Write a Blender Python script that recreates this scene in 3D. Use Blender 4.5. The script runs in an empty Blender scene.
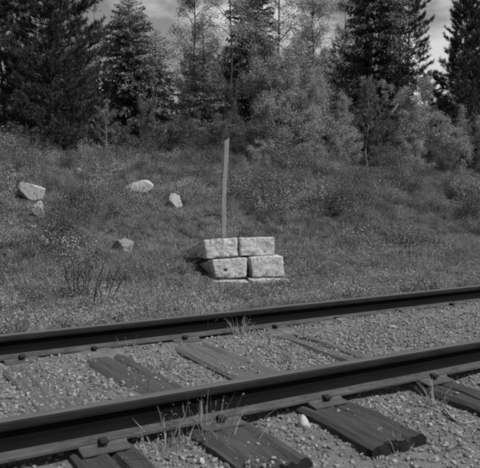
import bpy, bmesh, math, random
import numpy as np
from mathutils import Vector, Matrix, noise as mn

sc = bpy.context.scene
COL = sc.collection
rad = math.radians

# ------------------------------------------------------------------ camera
F = 650.0            # focal length in photo pixels (480 wide)
CAMH = 0.82          # height of the lens above the rail head (rail head = z 0)
HOR = 195.0          # horizon row in the photograph
PITCH = math.atan((234 - HOR) / F)
cam_d = bpy.data.cameras.new("camera")
cam = bpy.data.objects.new("camera", cam_d); COL.objects.link(cam)
cam.location = (0, 0, CAMH)
cam.rotation_euler = (math.pi / 2 - PITCH, 0, 0)
cam_d.sensor_width = 36; cam_d.sensor_fit = 'HORIZONTAL'
cam_d.lens = 36 * F / 480
cam_d.clip_start = 0.05; cam_d.clip_end = 2000
cam_d.dof.use_dof = True
cam_d.dof.focus_distance = 8.8
cam_d.dof.aperture_fstop = 9.0
sc.camera = cam

# ------------------------------------------------------------------ light
SUN_EL = rad(50)
SUN_DIR = Vector((0.90 * math.cos(SUN_EL), -0.436 * math.cos(SUN_EL), math.sin(SUN_EL))).normalized()
SUN_AZ = math.atan2(SUN_DIR.x, SUN_DIR.y)
sd = bpy.data.lights.new("sun", 'SUN'); sd.energy = 4.05; sd.angle = rad(0.6); sd.color = (1, 1, 1)
sun = bpy.data.objects.new("sun", sd); COL.objects.link(sun)
sun.rotation_euler = SUN_DIR.to_track_quat('Z', 'Y').to_euler()

w = bpy.data.worlds.new("World"); sc.world = w; w.use_nodes = True
nt = w.node_tree; N = nt.nodes; L = nt.links; N.clear()
def nd(t, **k):
    n = N.new(t)
    for a, b in k.items(): setattr(n, a, b)
    return n
sky = nd('ShaderNodeTexSky'); sky.sky_type = 'NISHITA'; sky.sun_disc = False
sky.sun_elevation = SUN_EL; sky.sun_rotation = SUN_AZ
bw = nd('ShaderNodeRGBToBW'); L.new(sky.outputs[0], bw.inputs[0])
tc = nd('ShaderNodeTexCoord')
mp = nd('ShaderNodeMapping'); mp.inputs['Scale'].default_value = (1.0, 1.0, 2.2)
mp.inputs['Location'].default_value = (7.2, 1.7, 2.8)
L.new(tc.outputs['Generated'], mp.inputs[0])
cn = nd('ShaderNodeTexNoise'); cn.inputs['Scale'].default_value = 2.6
cn.inputs['Detail'].default_value = 7; cn.inputs['Roughness'].default_value = 0.55
L.new(mp.outputs[0], cn.inputs['Vector'])
cr = nd('ShaderNodeValToRGB'); cr.color_ramp.elements[0].position = 0.50; cr.color_ramp.elements[1].position = 0.60
L.new(cn.outputs['Fac'], cr.inputs[0])
mx = nd('ShaderNodeMix'); mx.data_type = 'FLOAT'
L.new(cr.outputs[0], mx.inputs[0]); L.new(bw.outputs[0], mx.inputs[2]); mx.inputs[3].default_value = 7.8
bg = nd('ShaderNodeBackground'); bg.inputs['Strength'].default_value = 0.072
out = nd('ShaderNodeOutputWorld')
L.new(mx.outputs[0], bg.inputs[0]); L.new(bg.outputs[0], out.inputs[0])

sc.view_settings.view_transform = 'Standard'
sc.view_settings.look = 'None'
sc.view_settings.gamma = 1
sc.view_settings.exposure = 0.28
sc.cycles.filter_width = 3.1
sc.cycles.use_denoising = False
sc.cycles.max_bounces = 6
sc.cycles.transparent_max_bounces = 4

# ------------------------------------------------------------------ geometry frame of the place
AL = math.atan(382 / F)
PX, PY = -math.sin(AL), math.cos(AL)       # P: away across the track
RX, RY = math.cos(AL), math.sin(AL)        # R: along the rails
def W(t, p): return (t * RX + p * PX, t * RY + p * PY)
TRACK_ROT = math.atan2(RY, RX)

def ray(px, py):
    x = (px - 240) / F; v = (234 - py) / F
    return (x, math.cos(PITCH) + v * math.sin(PITCH), -math.sin(PITCH) + v * math.cos(PITCH))
def on_z(px, py, z):
    d = ray(px, py); k = (z - CAMH) / d[2]
    x, y = d[0] * k, d[1] * k
    return x * RX + y * RY, x * PX + y * PY            # (t, p)
def at_p(px, p):
    d = ray(px, HOR); k = p / (d[0] * PX + d[1] * PY)
    x, y = d[0] * k, d[1] * k
    return x * RX + y * RY, p, y                        # t, p, depth

# ------------------------------------------------------------------ numpy value noise
_rs = np.random.RandomState(5)
_tab = _rs.rand(256, 256)
def vn(x, y):
    xi = np.floor(x).astype(int); yi = np.floor(y).astype(int)
    fx = x - xi; fy = y - yi
    fx = fx * fx * (3 - 2 * fx); fy = fy * fy * (3 - 2 * fy)
    a = _tab[xi % 256, yi % 256]; b = _tab[(xi + 1) % 256, yi % 256]
    c = _tab[xi % 256, (yi + 1) % 256]; d = _tab[(xi + 1) % 256, (yi + 1) % 256]
    return (a * (1 - fx) + b * fx) * (1 - fy) + (c * (1 - fx) + d * fx) * fy - 0.5
def fbm(x, y, o=4):
    s = 0; a = 1
    for i in range(o):
        s = s + a * vn(x * 2 ** i + 17.3 * i, y * 2 ** i + 5.1 * i); a *= 0.5
    return s

PP = [-60, -6, 0.0, 1.0, 1.6, 2.0, 2.6, 4.5, 4.9, 5.6, 7.0, 7.6, 8.6, 10, 12, 14, 16, 18, 20, 26, 60, 400]
ZZ = [-1.2, -.9, -.62, -.42, -.28, -.225, -.176, -.174, -.23, -.40, -.46, -.44, -.17, .20, .68, 1.12, 1.50, 1.80, 1.92, 2.1, 2.6, 3.0]
def terrain(t, p):
    t = np.asarray(t, float); p = np.asarray(p, float)
    z = np.interp(p, PP, ZZ)
    z = (z + np.interp(p - .4, PP, ZZ) + np.interp(p + .4, PP, ZZ)) / 3 * np.clip((p - 5) / 1, 0, 1) + z * (1 - np.clip((p - 5) / 1, 0, 1))
    bank = np.clip((p - 7.9) / 3.5, 0, 1)
    z = z + bank * (fbm(t * .33 + 3, p * .33 + 9, 2) * .34 + fbm(t * .95, p * .95, 4) * .30)
    z = z + .018 * np.exp(-((p - 1.85) / .35) ** 2)
    tr = np.clip((p - 1.2) / .4, 0, 1) * np.clip((5.0 - p) / .4, 0, 1)
    z = z + tr * (fbm(t * 1.6 + 8, p * 1.6 + 3, 3) * .03 + vn(t * 14, p * 14) * .010)
    z = z + .034 * np.exp(-((p - 3.86) / .13) ** 2)
    ditch = np.clip((p - 4.8) / .5, 0, 1) * (1 - bank)
    z = z + ditch * fbm(t * 1.5, p * 1.5, 3) * .05
    return z
def T(t, p): return float(terrain(t, p))
def hit(px, py):
    d = ray(px, py); k = 5.0
    while k < 60:
        x, y, z = d[0] * k, d[1] * k, CAMH + d[2] * k
        t, p = x * RX + y * RY, x * PX + y * PY
        if z <= T(t, p): return t, p, z, k
        k += 0.02
    return None

# ------------------------------------------------------------------ materials (greys: the photograph is black and white)
def mat(name, base=0.2, var=0.0, rough=0.85, island=0.0, inst=0.0, transl=0.0, spec=0.3, metal=0.0,
        nscale=8, stretch=(1, 1, 1), bump=0.0, bscale=60, bdist=0.01, detail=6, coord='Object', spots=None, dust=None):
    m = bpy.data.materials.new(name); m.use_nodes = True
    t = m.node_tree; n = t.nodes; l = t.links; n.clear()
    o = n.new('ShaderNodeOutputMaterial'); b = n.new('ShaderNodeBsdfPrincipled')
    b.inputs['Roughness'].default_value = rough; b.inputs['Specular IOR Level'].default_value = spec
    b.inputs['Metallic'].default_value = metal
    c = n.new('ShaderNodeTexCoord'); mpn = n.new('ShaderNodeMapping'); mpn.inputs['Scale'].default_value = stretch
    l.new(c.outputs[coord], mpn.inputs[0])
    def mul(x, y):
        q = n.new('ShaderNodeMath'); q.operation = 'MULTIPLY'
        l.new(x, q.inputs[0])
        if isinstance(y, (int, float)): q.inputs[1].default_value = y
        else: l.new(y, q.inputs[1])
        return q.outputs[0]
    def rng(x, a, b2):
        q = n.new('ShaderNodeMapRange'); l.new(x, q.inputs[0]); q.inputs[3].default_value = a; q.inputs[4].default_value = b2
        return q.outputs[0]
    v = n.new('ShaderNodeValue'); v.outputs[0].default_value = base; cur = v.outputs[0]
    if var:
        nz = n.new('ShaderNodeTexNoise'); nz.inputs['Scale'].default_value = nscale; nz.inputs['Detail'].default_value = detail
        nz.inputs['Roughness'].default_value = 0.65
        l.new(mpn.outputs[0], nz.inputs['Vector'])
        q = n.new('ShaderNodeMapRange'); l.new(nz.outputs['Fac'], q.inputs[0])
        q.inputs[1].default_value = .3; q.inputs[2].default_value = .7
        q.inputs[3].default_value = 1 - var; q.inputs[4].default_value = 1 + var
        cur = mul(cur, q.outputs[0])
    if spots:
        sc_, amt, thr = spots
        nz = n.new('ShaderNodeTexNoise'); nz.inputs['Scale'].default_value = sc_; nz.inputs['Detail'].default_value = 3
        l.new(mpn.outputs[0], nz.inputs['Vector'])
        q = n.new('ShaderNodeMapRange'); l.new(nz.outputs['Fac'], q.inputs[0])
        q.inputs[1].default_value = thr; q.inputs[2].default_value = thr + .06; q.inputs[3].default_value = 1; q.inputs[4].default_value = amt
        cur = mul(cur, q.outputs[0])
    if dust:
        sx = n.new('ShaderNodeSeparateXYZ'); l.new(c.outputs['Object'], sx.inputs[0])
        q = n.new('ShaderNodeMapRange'); l.new(sx.outputs[1], q.inputs[0])
        for k_, v_ in enumerate(dust): q.inputs[k_ + 1].default_value = v_
        cur = mul(cur, q.outputs[0])
    if island:
        g = n.new('ShaderNodeNewGeometry'); cur = mul(cur, rng(g.outputs['Random Per Island'], 1 - island, 1 + island))
    if inst:
        g = n.new('ShaderNodeObjectInfo'); cur = mul(cur, rng(g.outputs['Random'], 1 - inst, 1 + inst))
    cc = n.new('ShaderNodeCombineColor')
    for i in range(3): l.new(cur, cc.inputs[i])
    l.new(cc.outputs[0], b.inputs['Base Color'])
    if bump:
        bz = n.new('ShaderNodeTexNoise'); bz.inputs['Scale'].default_value = bscale; bz.inputs['Detail'].default_value = 8
        bz.inputs['Roughness'].default_value = .7
        l.new(mpn.outputs[0], bz.inputs['Vector'])
        bu = n.new('ShaderNodeBump'); bu.inputs['Strength'].default_value = bump; bu.inputs['Distance'].default_value = bdist
        l.new(bz.outputs['Fac'], bu.inputs['Height']); l.new(bu.outputs[0], b.inputs['Normal'])
    if transl:
        tr = n.new('ShaderNodeBsdfTranslucent'); l.new(cc.outputs[0], tr.inputs[0])
        ms = n.new('ShaderNodeMixShader'); ms.inputs[0].default_value = transl
        l.new(b.outputs[0], ms.inputs[1]); l.new(tr.outputs[0], ms.inputs[2]); l.new(ms.outputs[0], o.inputs[0])
    else: l.new(b.outputs[0], o.inputs[0])
    return m

M = dict(
    ground=mat('ground_soil', .05, .45, nscale=1.3, bump=.8, bscale=40, bdist=.03, spots=(6, .55, .56)),
    sand=mat('ballast_fines', .14, .35, nscale=14, bump=.9, bscale=120, bdist=.01),
    pebble=mat('ballast_stone', .172, .3, nscale=30, inst=.5, rough=.9, bump=.4, bscale=50, bdist=.003),
    pebble_pale=mat('pale_stone', .36, .15, nscale=18, bump=.4, bscale=40, bdist=.004),
    granite=mat('granite', .44, .35, nscale=26, bump=1.0, bscale=34, bdist=.02, rough=.9, spots=(9, .6, .57)),
    granite_low=mat('granite_lower', .38, .25, nscale=20, bump=.8, bscale=45, bdist=.014, rough=.9, spots=(7, .6, .56)),
    boulder=mat('lichen_boulder', .19, .4, nscale=7, bump=.8, bscale=25, bdist=.02, rough=.95, spots=(5, .45, .56)),
    boulder_pale=mat('pale_boulder', .35, .25, nscale=7, bump=.7, bscale=25, bdist=.02, rough=.95, spots=(6, .5, .6)),
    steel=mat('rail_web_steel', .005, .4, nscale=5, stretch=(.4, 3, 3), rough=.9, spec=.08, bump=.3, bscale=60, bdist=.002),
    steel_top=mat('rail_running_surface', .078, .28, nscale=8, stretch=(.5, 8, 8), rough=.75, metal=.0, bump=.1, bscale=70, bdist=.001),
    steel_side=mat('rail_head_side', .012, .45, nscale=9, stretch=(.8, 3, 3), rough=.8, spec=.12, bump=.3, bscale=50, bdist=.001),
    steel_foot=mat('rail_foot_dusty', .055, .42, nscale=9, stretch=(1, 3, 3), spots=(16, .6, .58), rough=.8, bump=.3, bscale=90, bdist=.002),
    plate=mat('tie_plate_steel', .06, .3, nscale=22, rough=.8, bump=.4, bscale=90, bdist=.003),
    spike=mat('spike_steel', .018, .3, nscale=30, rough=.7),
    tie=mat('creosoted_tie', .125, .45, nscale=7, stretch=(18, .9, 6), rough=.88, bump=.9, bscale=9, bdist=.012, detail=9, dust=(-.9, -.6, .42, .9)),
    tie_end=mat('dark_end_grain', .008, .4, nscale=18, rough=.9, bump=.8, bscale=30, bdist=.01),  # end faces coloured far darker than the tie tops
    post=mat('weathered_post', .22, .38, nscale=7, stretch=(14, 14, .7), rough=.9, bump=.6, bscale=12, bdist=.004),
    dead=mat('dead_stem', .035, .3, nscale=20, rough=.9),
    straw=mat('dry_stem', .22, .3, nscale=20, rough=.85, island=.35, transl=.15),
    bark=mat('dark_bark', .04, .35, nscale=14, stretch=(1, 1, .3), rough=.95, bump=.8, bscale=30, bdist=.02),
    bark_pale=mat('pale_bark', .16, .35, nscale=9, stretch=(1, 1, 2.5), rough=.9, bump=.4, bscale=30, bdist=.01),
    spruce=mat('spruce_needles', .15, island=.5, rough=.7, transl=.22, spec=.15),
    pine=mat('pine_needles', .055, island=.5, rough=.65, transl=.08, spec=.18),
    pine_light=mat('young_pine_needles', .15, island=.35, rough=.65, transl=.15),
    birch=mat('birch_leaves', .30, island=.4, spec=.12, rough=.75, transl=.35),
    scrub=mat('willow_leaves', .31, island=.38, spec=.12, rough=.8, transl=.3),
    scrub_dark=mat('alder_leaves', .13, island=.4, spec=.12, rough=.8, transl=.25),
    tie_old=mat('soaked_tie', .065, .45, nscale=7, stretch=(18, .9, 6), rough=.88, bump=.9, bscale=9, bdist=.012, detail=9),
    heath=mat('heath_leaves', .25, island=.28, inst=.3, spec=.12, rough=.8, transl=.22),
    heath_dark=mat('heath_dark_leaves', .11, island=.4, inst=.3, spec=.1, rough=.8, transl=.15),
    grass=mat('grass_blades', .245, island=.35, inst=.3, spec=.12, rough=.8, transl=.28),
)

# ------------------------------------------------------------------ helpers
def link(o, parent=None):
    COL.objects.link(o)
    if parent: o.parent = parent
    return o
def tag(o, label=None, cat=None, group=None, kind=None):
    if label: o['label'] = label
    if cat: o['category'] = cat
    if group: o['group'] = group
    if kind: o['kind'] = kind
    return o
def empty(name, loc, rz=0):
    o = bpy.data.objects.new(name, None); o.empty_display_size = .1
    o.location = loc; o.rotation_euler = (0, 0, rz); return link(o)
def np_mesh(name, v, f, mats, midx=None, smooth=False):
    """v (n,3), f (m,k) one polygon size."""
    me = bpy.data.meshes.new(name)
    v = np.asarray(v, np.float32); f = np.asarray(f, np.int32)
    k = f.shape[1]
    me.vertices.add(len(v)); me.vertices.foreach_set('co', v.ravel())
    me.loops.add(f.size); me.loops.foreach_set('vertex_index', f.ravel())
    me.polygons.add(len(f)); me.polygons.foreach_set('loop_start', np.arange(0, f.size, k, dtype=np.int32))
    if midx is not None: me.polygons.foreach_set('material_index', np.asarray(midx, np.int32))
    me.update(calc_edges=True); me.validate()
    me.polygons.foreach_set('use_smooth', [smooth] * len(me.polygons))
    for m in (mats if isinstance(mats, (list, tuple)) else [mats]): me.materials.append(m)
    return me
def ob(name, me, parent=None):
    return link(bpy.data.objects.new(name, me), parent)
def bm_mesh(name, bm, mats, smooth=False):
    me = bpy.data.meshes.new(name); bm.normal_update(); bm.to_mesh(me); bm.free()
    if smooth: me.polygons.foreach_set('use_smooth', [True] * len(me.polygons))
    for m in (mats if isinstance(mats, (list, tuple)) else [mats]): me.materials.append(m)
    return me
def tube_np(path, radii, sides=6):
    path = np.asarray(path, float); n = len(path)
    d = np.gradient(path, axis=0); d /= np.linalg.norm(d, axis=1)[:, None] + 1e-9
    ref = np.array([.31, .17, .05]); a = np.cross(d, ref + (np.abs(d @ ref) > .35)[:, None] * 0); 
    a /= np.linalg.norm(a, axis=1)[:, None] + 1e-9
    b = np.cross(d, a)
    th = np.linspace(0, 2 * math.pi, sides, endpoint=False)
    v = path[:, None, :] + np.asarray(radii)[:, None, None] * (np.cos(th)[None, :, None] * a[:, None, :] + np.sin(th)[None, :, None] * b[:, None, :])
    v = v.reshape(-1, 3); f = []
    for i in range(n - 1):
        for j in range(sides):
            k = (j + 1) % sides
            f.append((i * sides + j, i * sides + k, (i + 1) * sides + k, (i + 1) * sides + j))
    return v, np.array(f)
def join(parts):
    vs, fs, o = [], [], 0
    for v, f in parts:
        vs.append(v); fs.append(np.asarray(f) + o); o += len(v)
    return np.concatenate(vs), np.concatenate(fs)

SRC = bpy.data.collections.new("scatter_sources")      # not linked to the scene
def src_collection(name, meshes):
    c = bpy.data.collections.new(name)
    for i, me in enumerate(meshes):
        c.objects.link(bpy.data.objects.new("%s_%02d" % (name, i), me))
    return c
def scatter(name, pts, rots, scls, idx, coll, label):
    me = bpy.data.meshes.new(name)
    n = len(pts); me.vertices.add(n); me.vertices.foreach_set('co', np.asarray(pts, np.float32).ravel())
    for nm, typ, data, key in (('rot', 'FLOAT_VECTOR', rots, 'vector'), ('scl', 'FLOAT_VECTOR', scls, 'vector'), ('idx', 'INT', idx, 'value')):
        a = me.attributes.new(nm, typ, 'POINT'); a.data.foreach_set(key, np.asarray(data, np.int32 if typ == 'INT' else np.float32).ravel())
    o = ob(name, me)
    g = bpy.data.node_groups.new(name, 'GeometryNodeTree')
    g.interface.new_socket('Geometry', in_out='INPUT', socket_type='NodeSocketGeometry')
    g.interface.new_socket('Geometry', in_out='OUTPUT', socket_type='NodeSocketGeometry')
    gn = g.nodes; gl = g.links
    gi = gn.new('NodeGroupInput'); go = gn.new('NodeGroupOutput')
    ip = gn.new('GeometryNodeInstanceOnPoints'); ci = gn.new('GeometryNodeCollectionInfo')
    ci.inputs['Collection'].default_value = coll; ci.inputs['Separate Children'].default_value = True; ci.inputs['Reset Children'].default_value = True
    ip.inputs['Pick Instance'].default_value = True
    gl.new(gi.outputs[0], ip.inputs['Points']); gl.new(ci.outputs[0], ip.inputs['Instance'])
    def attr(nm, dt):
        a = gn.new('GeometryNodeInputNamedAttribute'); a.data_type = dt; a.inputs['Name'].default_value = nm; return a.outputs[0]
    e = gn.new('FunctionNodeEulerToRotation'); gl.new(attr('rot', 'FLOAT_VECTOR'), e.inputs[0]); gl.new(e.outputs[0], ip.inputs['Rotation'])
    gl.new(attr('scl', 'FLOAT_VECTOR'), ip.inputs['Scale']); gl.new(attr('idx', 'INT'), ip.inputs['Instance Index'])
    gl.new(ip.outputs[0], go.inputs[0])
    md = o.modifiers.new('scatter', 'NODES'); md.node_group = g
    tag(o, label, name.replace('_', ' '), kind='stuff')
    return o
def unit(v): return v / (np.linalg.norm(v, axis=-1, keepdims=True) + 1e-9)

# leaves: diamond quads from centres, random orientation
def leaves(cent, size, rs, up=0.5, asp=.55):
    n = len(cent)
    nrm = unit(rs.normal(size=(n, 3)) + np.array([0, 0, up * 2]))
    a = unit(np.cross(nrm, rs.normal(size=(n, 3)))); b = np.cross(nrm, a)
    s = (size * (0.65 + .7 * rs.rand(n)))[:, None]
    v = np.stack([cent - a * s * .5, cent - b * s * asp * .5 + a * s * .02 + nrm * s * .05, cent + a * s * .5, cent + b * s * asp * .5 + nrm * s * .05], 1).reshape(-1, 3)
    f = np.arange(4 * n).reshape(n, 4)
    return v, f
# blades: bent strips (quad + tapering quad) between root and tip
def blades(root, tip, wd, rs, droop=.25):
    n = len(root)
    d = tip - root; side = unit(np.cross(d, rs.normal(size=(n, 3)))) * np.asarray(wd).reshape(-1, 1) * .5
    mid = root + d * .55 + np.array([0, 0, 1]) * (np.linalg.norm(d, axis=1) * droop * .4)[:, None]
    v = np.stack([root - side, root + side, mid + side * .8, mid - side * .8, tip + side * .12, tip - side * .12], 1).reshape(-1, 3)
    b = (np.arange(n) * 6)[:, None]
    f = np.concatenate([b + np.array([[0, 1, 2, 3]]), b + np.array([[3, 2, 4, 5]])])
    return v, f

# ------------------------------------------------------------------ ground sheet
def steps(segs):
    r = [segs[0][0]]
    for a, b, s0, s1 in segs:
        x = a
        while x < b - 1e-6:
            k = (x - a) / (b - a); x += s0 + (s1 - s0) * k
            r.append(min(x, b))
    return np.array(r)
tt = steps([(-600, -40, 80, 20), (-40, -4, 4, .3), (-4, 9, .06, .06), (9, 30, .15, .5), (30, 60, 1, 6), (60, 900, 20, 90)])
pp = steps([(-400, -8, 60, 1.5), (-8, 1.0, .5, .1), (1.0, 5.2, .05, .05), (5.2, 20, .11, .16), (20, 40, .5, 2), (40, 700, 10, 80)])
TG, PG = np.meshgrid(tt, pp, indexing='ij')
ZG = terrain(TG, PG)
V = np.stack([TG * RX + PG * PX, TG * RY + PG * PY, ZG], -1).reshape(-1, 3)
nt_, np_ = len(tt), len(pp)
I = np.arange(nt_ * np_).reshape(nt_, np_)
Fq = np.stack([I[:-1, :-1], I[1:, :-1], I[1:, 1:], I[:-1, 1:]], -1).reshape(-1, 4)
pc = (PG[:-1, :-1] + PG[1:, 1:]).reshape(-1) / 2
tcn = (TG[:-1, :-1] + TG[1:, 1:]).reshape(-1) / 2
mi = ((pc > 1.0) & (pc < 4.95 + .3 * vn(tcn * 2, pc * 0))).astype(int)
tag(ob('ground', np_mesh('ground', V, Fq, [M['ground'], M['sand']], mi, True)), kind='structure')

# ------------------------------------------------------------------ railway ties
rnd = random.Random(11)
def tie_mesh(length=2.52, width=.25, thick=.17, seed=0, groove=None, worn=0.0):
    rr = np.random.RandomState(seed)
    nl, nw = 72, 14
    bm = bmesh.new(); off = rr.rand() * 50
    ys = np.linspace(-length / 2, length / 2, nl + 1); xs = np.linspace(-width / 2, width / 2, nw + 1)
    grid = []
    for y in ys:
        row = []
        endk = max(0, 1 - (length / 2 - abs(y)) / .25)
        for x in xs:
            e = max(0, (abs(x) / (width / 2) - .78) / .22)
            z = -e ** 2 * (.010 + .02 * worn)
            z += float(fbm(np.float64(x * 38 + off), np.float64(y * 1.5 + off), 3)) * (.010 + .012 * worn)
            z -= endk * (.004 + .012 * worn) * (1 + 2 * abs(float(vn(np.float64(x * 70 + off), np.float64(y * 4)))))
            if groove is not None:
                for gx, gy0, gy1, gd in groove:
                    if gy0 < y < gy1: z -= gd * math.exp(-((x - gx - .012 * math.sin(y * 3)) / .008) ** 2)
            xx = x + .006 * float(vn(np.float64(y * 5 + off), np.float64(x))) * (1 + 3 * worn) * (1 if abs(x) > width * .4 else .2)
            yy = y + (.012 * float(vn(np.float64(x * 30), np.float64(off))) * (1 + 2 * worn) if abs(y) == length / 2 else 0)
            row.append(bm.verts.new((xx, yy, z)))
        grid.append(row)
    for i in range(nl):
        for j in range(nw):
            bm.faces.new((grid[i][j], grid[i][j + 1], grid[i + 1][j + 1], grid[i + 1][j]))
    # sides and ends down to the bottom in three rows
    loop = [grid[0][j] for j in range(nw)] + [grid[i][nw] for i in range(nl)] + [grid[nl][nw - j] for j in range(nw)] + [grid[nl - i][0] for i in range(nl)]
    prev = loop
    for k, zz in enumerate((-thick * .3, -thick * .65, -thick)):
        cur = []
        for v in loop:
            q = .004 * mn.noise(Vector((v.co.x * 20, v.co.y * 4, zz * 60 + off)))
            s = 1 if k < 2 else .99
            cur.append(bm.verts.new((v.co.x * s + q * np.sign(v.co.x), v.co.y + (q * 2 * np.sign(v.co.y) if abs(v.co.y) > length * .49 else 0), zz)))
        n = len(loop)
        for i in range(n):
            f = bm.faces.new((prev[i], cur[i], cur[(i + 1) % n], prev[(i + 1) % n]))
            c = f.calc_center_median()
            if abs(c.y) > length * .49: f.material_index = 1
        prev = cur
    bmesh.ops.recalc_face_normals(bm, faces=bm.faces)
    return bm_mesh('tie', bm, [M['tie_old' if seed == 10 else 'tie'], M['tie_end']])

def bevel_box(cx, cy, cz, sx, sy, sz, bev=.003, m=None, name='box', seg=2, taper=0):
    bm = bmesh.new()
    bmesh.ops.create_cube(bm, size=1)
    for v in bm.verts:
        k = 1 - taper * (v.co.z > 0)
        v.co = Vector((cx + v.co.x * sx * k, cy + v.co.y * sy * k, cz + v.co.z * sz))
    bmesh.ops.bevel(bm, geom=bm.edges[:], offset=bev, segments=seg, affect='EDGES')
    return bm_mesh(name, bm, m)

NEAR, FAR = 2.457, 3.967
MID = (NEAR + FAR) / 2
TIE_TOP = -0.161
def plate_mesh():
    bm = bmesh.new()
    # canted plate with shoulders either side of the rail foot (y across the rail)
    prof = [(-.125, .004), (-.075, .010), (-.068, .019), (-.066, .010), (.066, .010), (.068, .019), (.075, .010), (.125, .004), (.125, -.003), (-.125, -.003)]
    L0 = .096
    rings = []
    for x in (-L0, -L0 + .004, L0 - .004, L0):
        e = .002 if abs(x) == L0 else 0
        rings.append([bm.verts.new((x, y, z - e * (z > 0))) for y, z in prof])
    for a, b in zip(rings, rings[1:]):
        for i in range(len(prof)):
            j = (i + 1) % len(prof); bm.faces.new((a[i], a[j], b[j], b[i]))
    bm.faces.new(rings[0]); bm.faces.new(rings[-1][::-1])
    bmesh.ops.recalc_face_normals(bm, faces=bm.faces)
    return bm_mesh('tie_plate', bm, M['plate'])
def spike_mesh():
    bm = bmesh.new()
    # dog spike: square shank with an offset domed head lipping over the foot (towards +y)
    def box(x0, x1, y0, y1, z0, z1, rise=0):
        vs = [bm.verts.new((x, y, z)) for z in (z0, z1) for x, y in ((x0, y0), (x1, y0), (x1, y1), (x0, y1))]
        for q in ((0, 1, 2, 3), (4, 5, 6, 7), (0, 1, 5, 4), (1, 2, 6, 5), (2, 3, 7, 6), (3, 0, 4, 7)): bm.faces.new([vs[i] for i in q])
        if rise:
            for i in (4, 5): vs[i].co.z -= rise
        return vs
    box(-.009, .009, -.009, .009, -.03, .0135)
    box(-.017, .017, -.016, .026, .014, .028, .006)
    bmesh.ops.recalc_face_normals(bm, faces=bm.faces)
    bmesh.ops.bevel(bm, geom=bm.edges[:], offset=.0025, segments=2, affect='EDGES')
    return bm_mesh('spike', bm, M['spike'])
PLATE = plate_mesh(); SPIKE = spike_mesh()
tie_specs = [  # t at near rail, t at far rail, width, length, z lowering, label
        (-.42, -.42, .25, 2.5, .0), (.19, .17, .25, 2.5, .0),
    (.79, .80, .25, 2.50, .0), (1.305, 1.25, .29, 2.56, .0), (1.868, 1.87, .29, 2.58, .0), (2.585, 2.59, .22, 2.5, .0),
    (3.17, 3.15, .24, 2.5, .012), (3.78, 3.80, .24, 2.5, .014), (4.42, 4.43, .24, 2.5, .012), (5.03, 5.0, .24, 2.5, .0), (5.62, 5.62, .24, 2.5, .0)]
tie_labels = {
    6: 'dark wooden railway tie with a lengthwise split under the steel plate at the lower left',
    7: 'broad dark railway tie with a rotten near end, left of the pale triangular stone',
    8: 'railway tie with squared black end jutting from the gravel right of the pale triangular stone',
    9: 'narrow worn tie half sunk in gravel at the right edge, behind a weed tuft',
    5: 'dark railway tie barely showing through the gravel at the far left',
    10: 'gravel covered railway tie, the first one right of the worn narrow tie',
    11: 'gravel covered railway tie, the second one right of the worn narrow tie',
    12: 'gravel covered railway tie crossing under the rails at the right edge of the picture'}
for i, (tn, tf, wd, ln, low) in enumerate(tie_specs, 4):
    tm = (tn + tf) / 2; skew = math.atan2(tf - tn, FAR - NEAR)
    groove = {6: [(.02, -1.4, -.5, .035)], 8: [(.03, -1.3, -.6, .02), (.05, -.1, .9, .010)], 9: [(0, -1.3, 1.3, .03)], 7: [(-.03, -1.3, -.7, .015)]}.get(i)
    x, y = W(tm, MID)
    # Empty local axes: x along the rails, y across the track away from the camera
    e = empty('railway_tie', (x, y, TIE_TOP - low), TRACK_ROT - skew)
    ln2 = ln
    b = ob('timber', tie_mesh(ln2, wd, .17, seed=i + 3, groove=groove, worn=.6 if i in (7, 9) else .25), e)
    b.rotation_euler = (rnd.uniform(-.002, .002), rnd.uniform(-.012, .012), 0)
    if i == 8: b.location.y = -.03
    for py_, sgn in ((NEAR, 1), (FAR, 1)):
        pl = ob('tie_plate', PLATE, e); pl.location = (0, (py_ - MID) / math.cos(skew), .0075 + low)
        pl.rotation_euler = (0, 0, skew)
        for k, (sx, sy) in enumerate(((0.0, -.083), (.03, .083))):
            s = ob('spike', SPIKE, pl)
            s.location = (sx + rnd.uniform(-.008, .008), sy, .0068 + rnd.uniform(0, .004))
            s.rotation_euler = (0, 0, (0 if sy < 0 else math.pi) + rnd.uniform(-.12, .12))
    tag(e, tie_labels.get(i, 'gravel covered railway tie past the side edge of the picture'), 'railway tie', 'wooden ties under the rails')

# ------------------------------------------------------------------ rails
def rail_mesh():
    h = -.1420
    half = [(.0, .0, 0), (.016, -.0005, 0), (.026, -.003, 1), (.0325, -.010, 1), (.0335, -.026, 1), (.031, -.036, 1), (.016, -.043, 2), (.0095, -.050, 2),
            (.0075, -.070, 2), (.0080, -.092, 2), (.014, -.108, 2), (.026, -.1145, 3), (.060, -.1265, 3), (.0635, -.129, 3), (.0635, -.1395, 3), (.0620, h, 3)]
    pr = [(-a, b, c) for a, b, c in half[::-1]] + [(a, b, c) for a, b, c in half[1:]]
    xs = [-40, -20, -10] + list(np.arange(-5, 12, .5)) + [14, 20, 30, 60, 120]
    v = []; f = []; mi = []
    n = len(pr)
    for x in xs:
        for a, b, c in pr: v.append((x, a, b))
    for i in range(len(xs) - 1):
        for j in range(n - 1):
            f.append((i * n + j, i * n + j + 1, (i + 1) * n + j + 1, (i + 1) * n + j))
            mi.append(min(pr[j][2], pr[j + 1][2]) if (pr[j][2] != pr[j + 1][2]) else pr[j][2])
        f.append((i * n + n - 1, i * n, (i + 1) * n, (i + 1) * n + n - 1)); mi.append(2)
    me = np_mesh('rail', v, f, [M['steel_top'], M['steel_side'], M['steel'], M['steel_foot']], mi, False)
    me.flip_normals()
    return me
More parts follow.
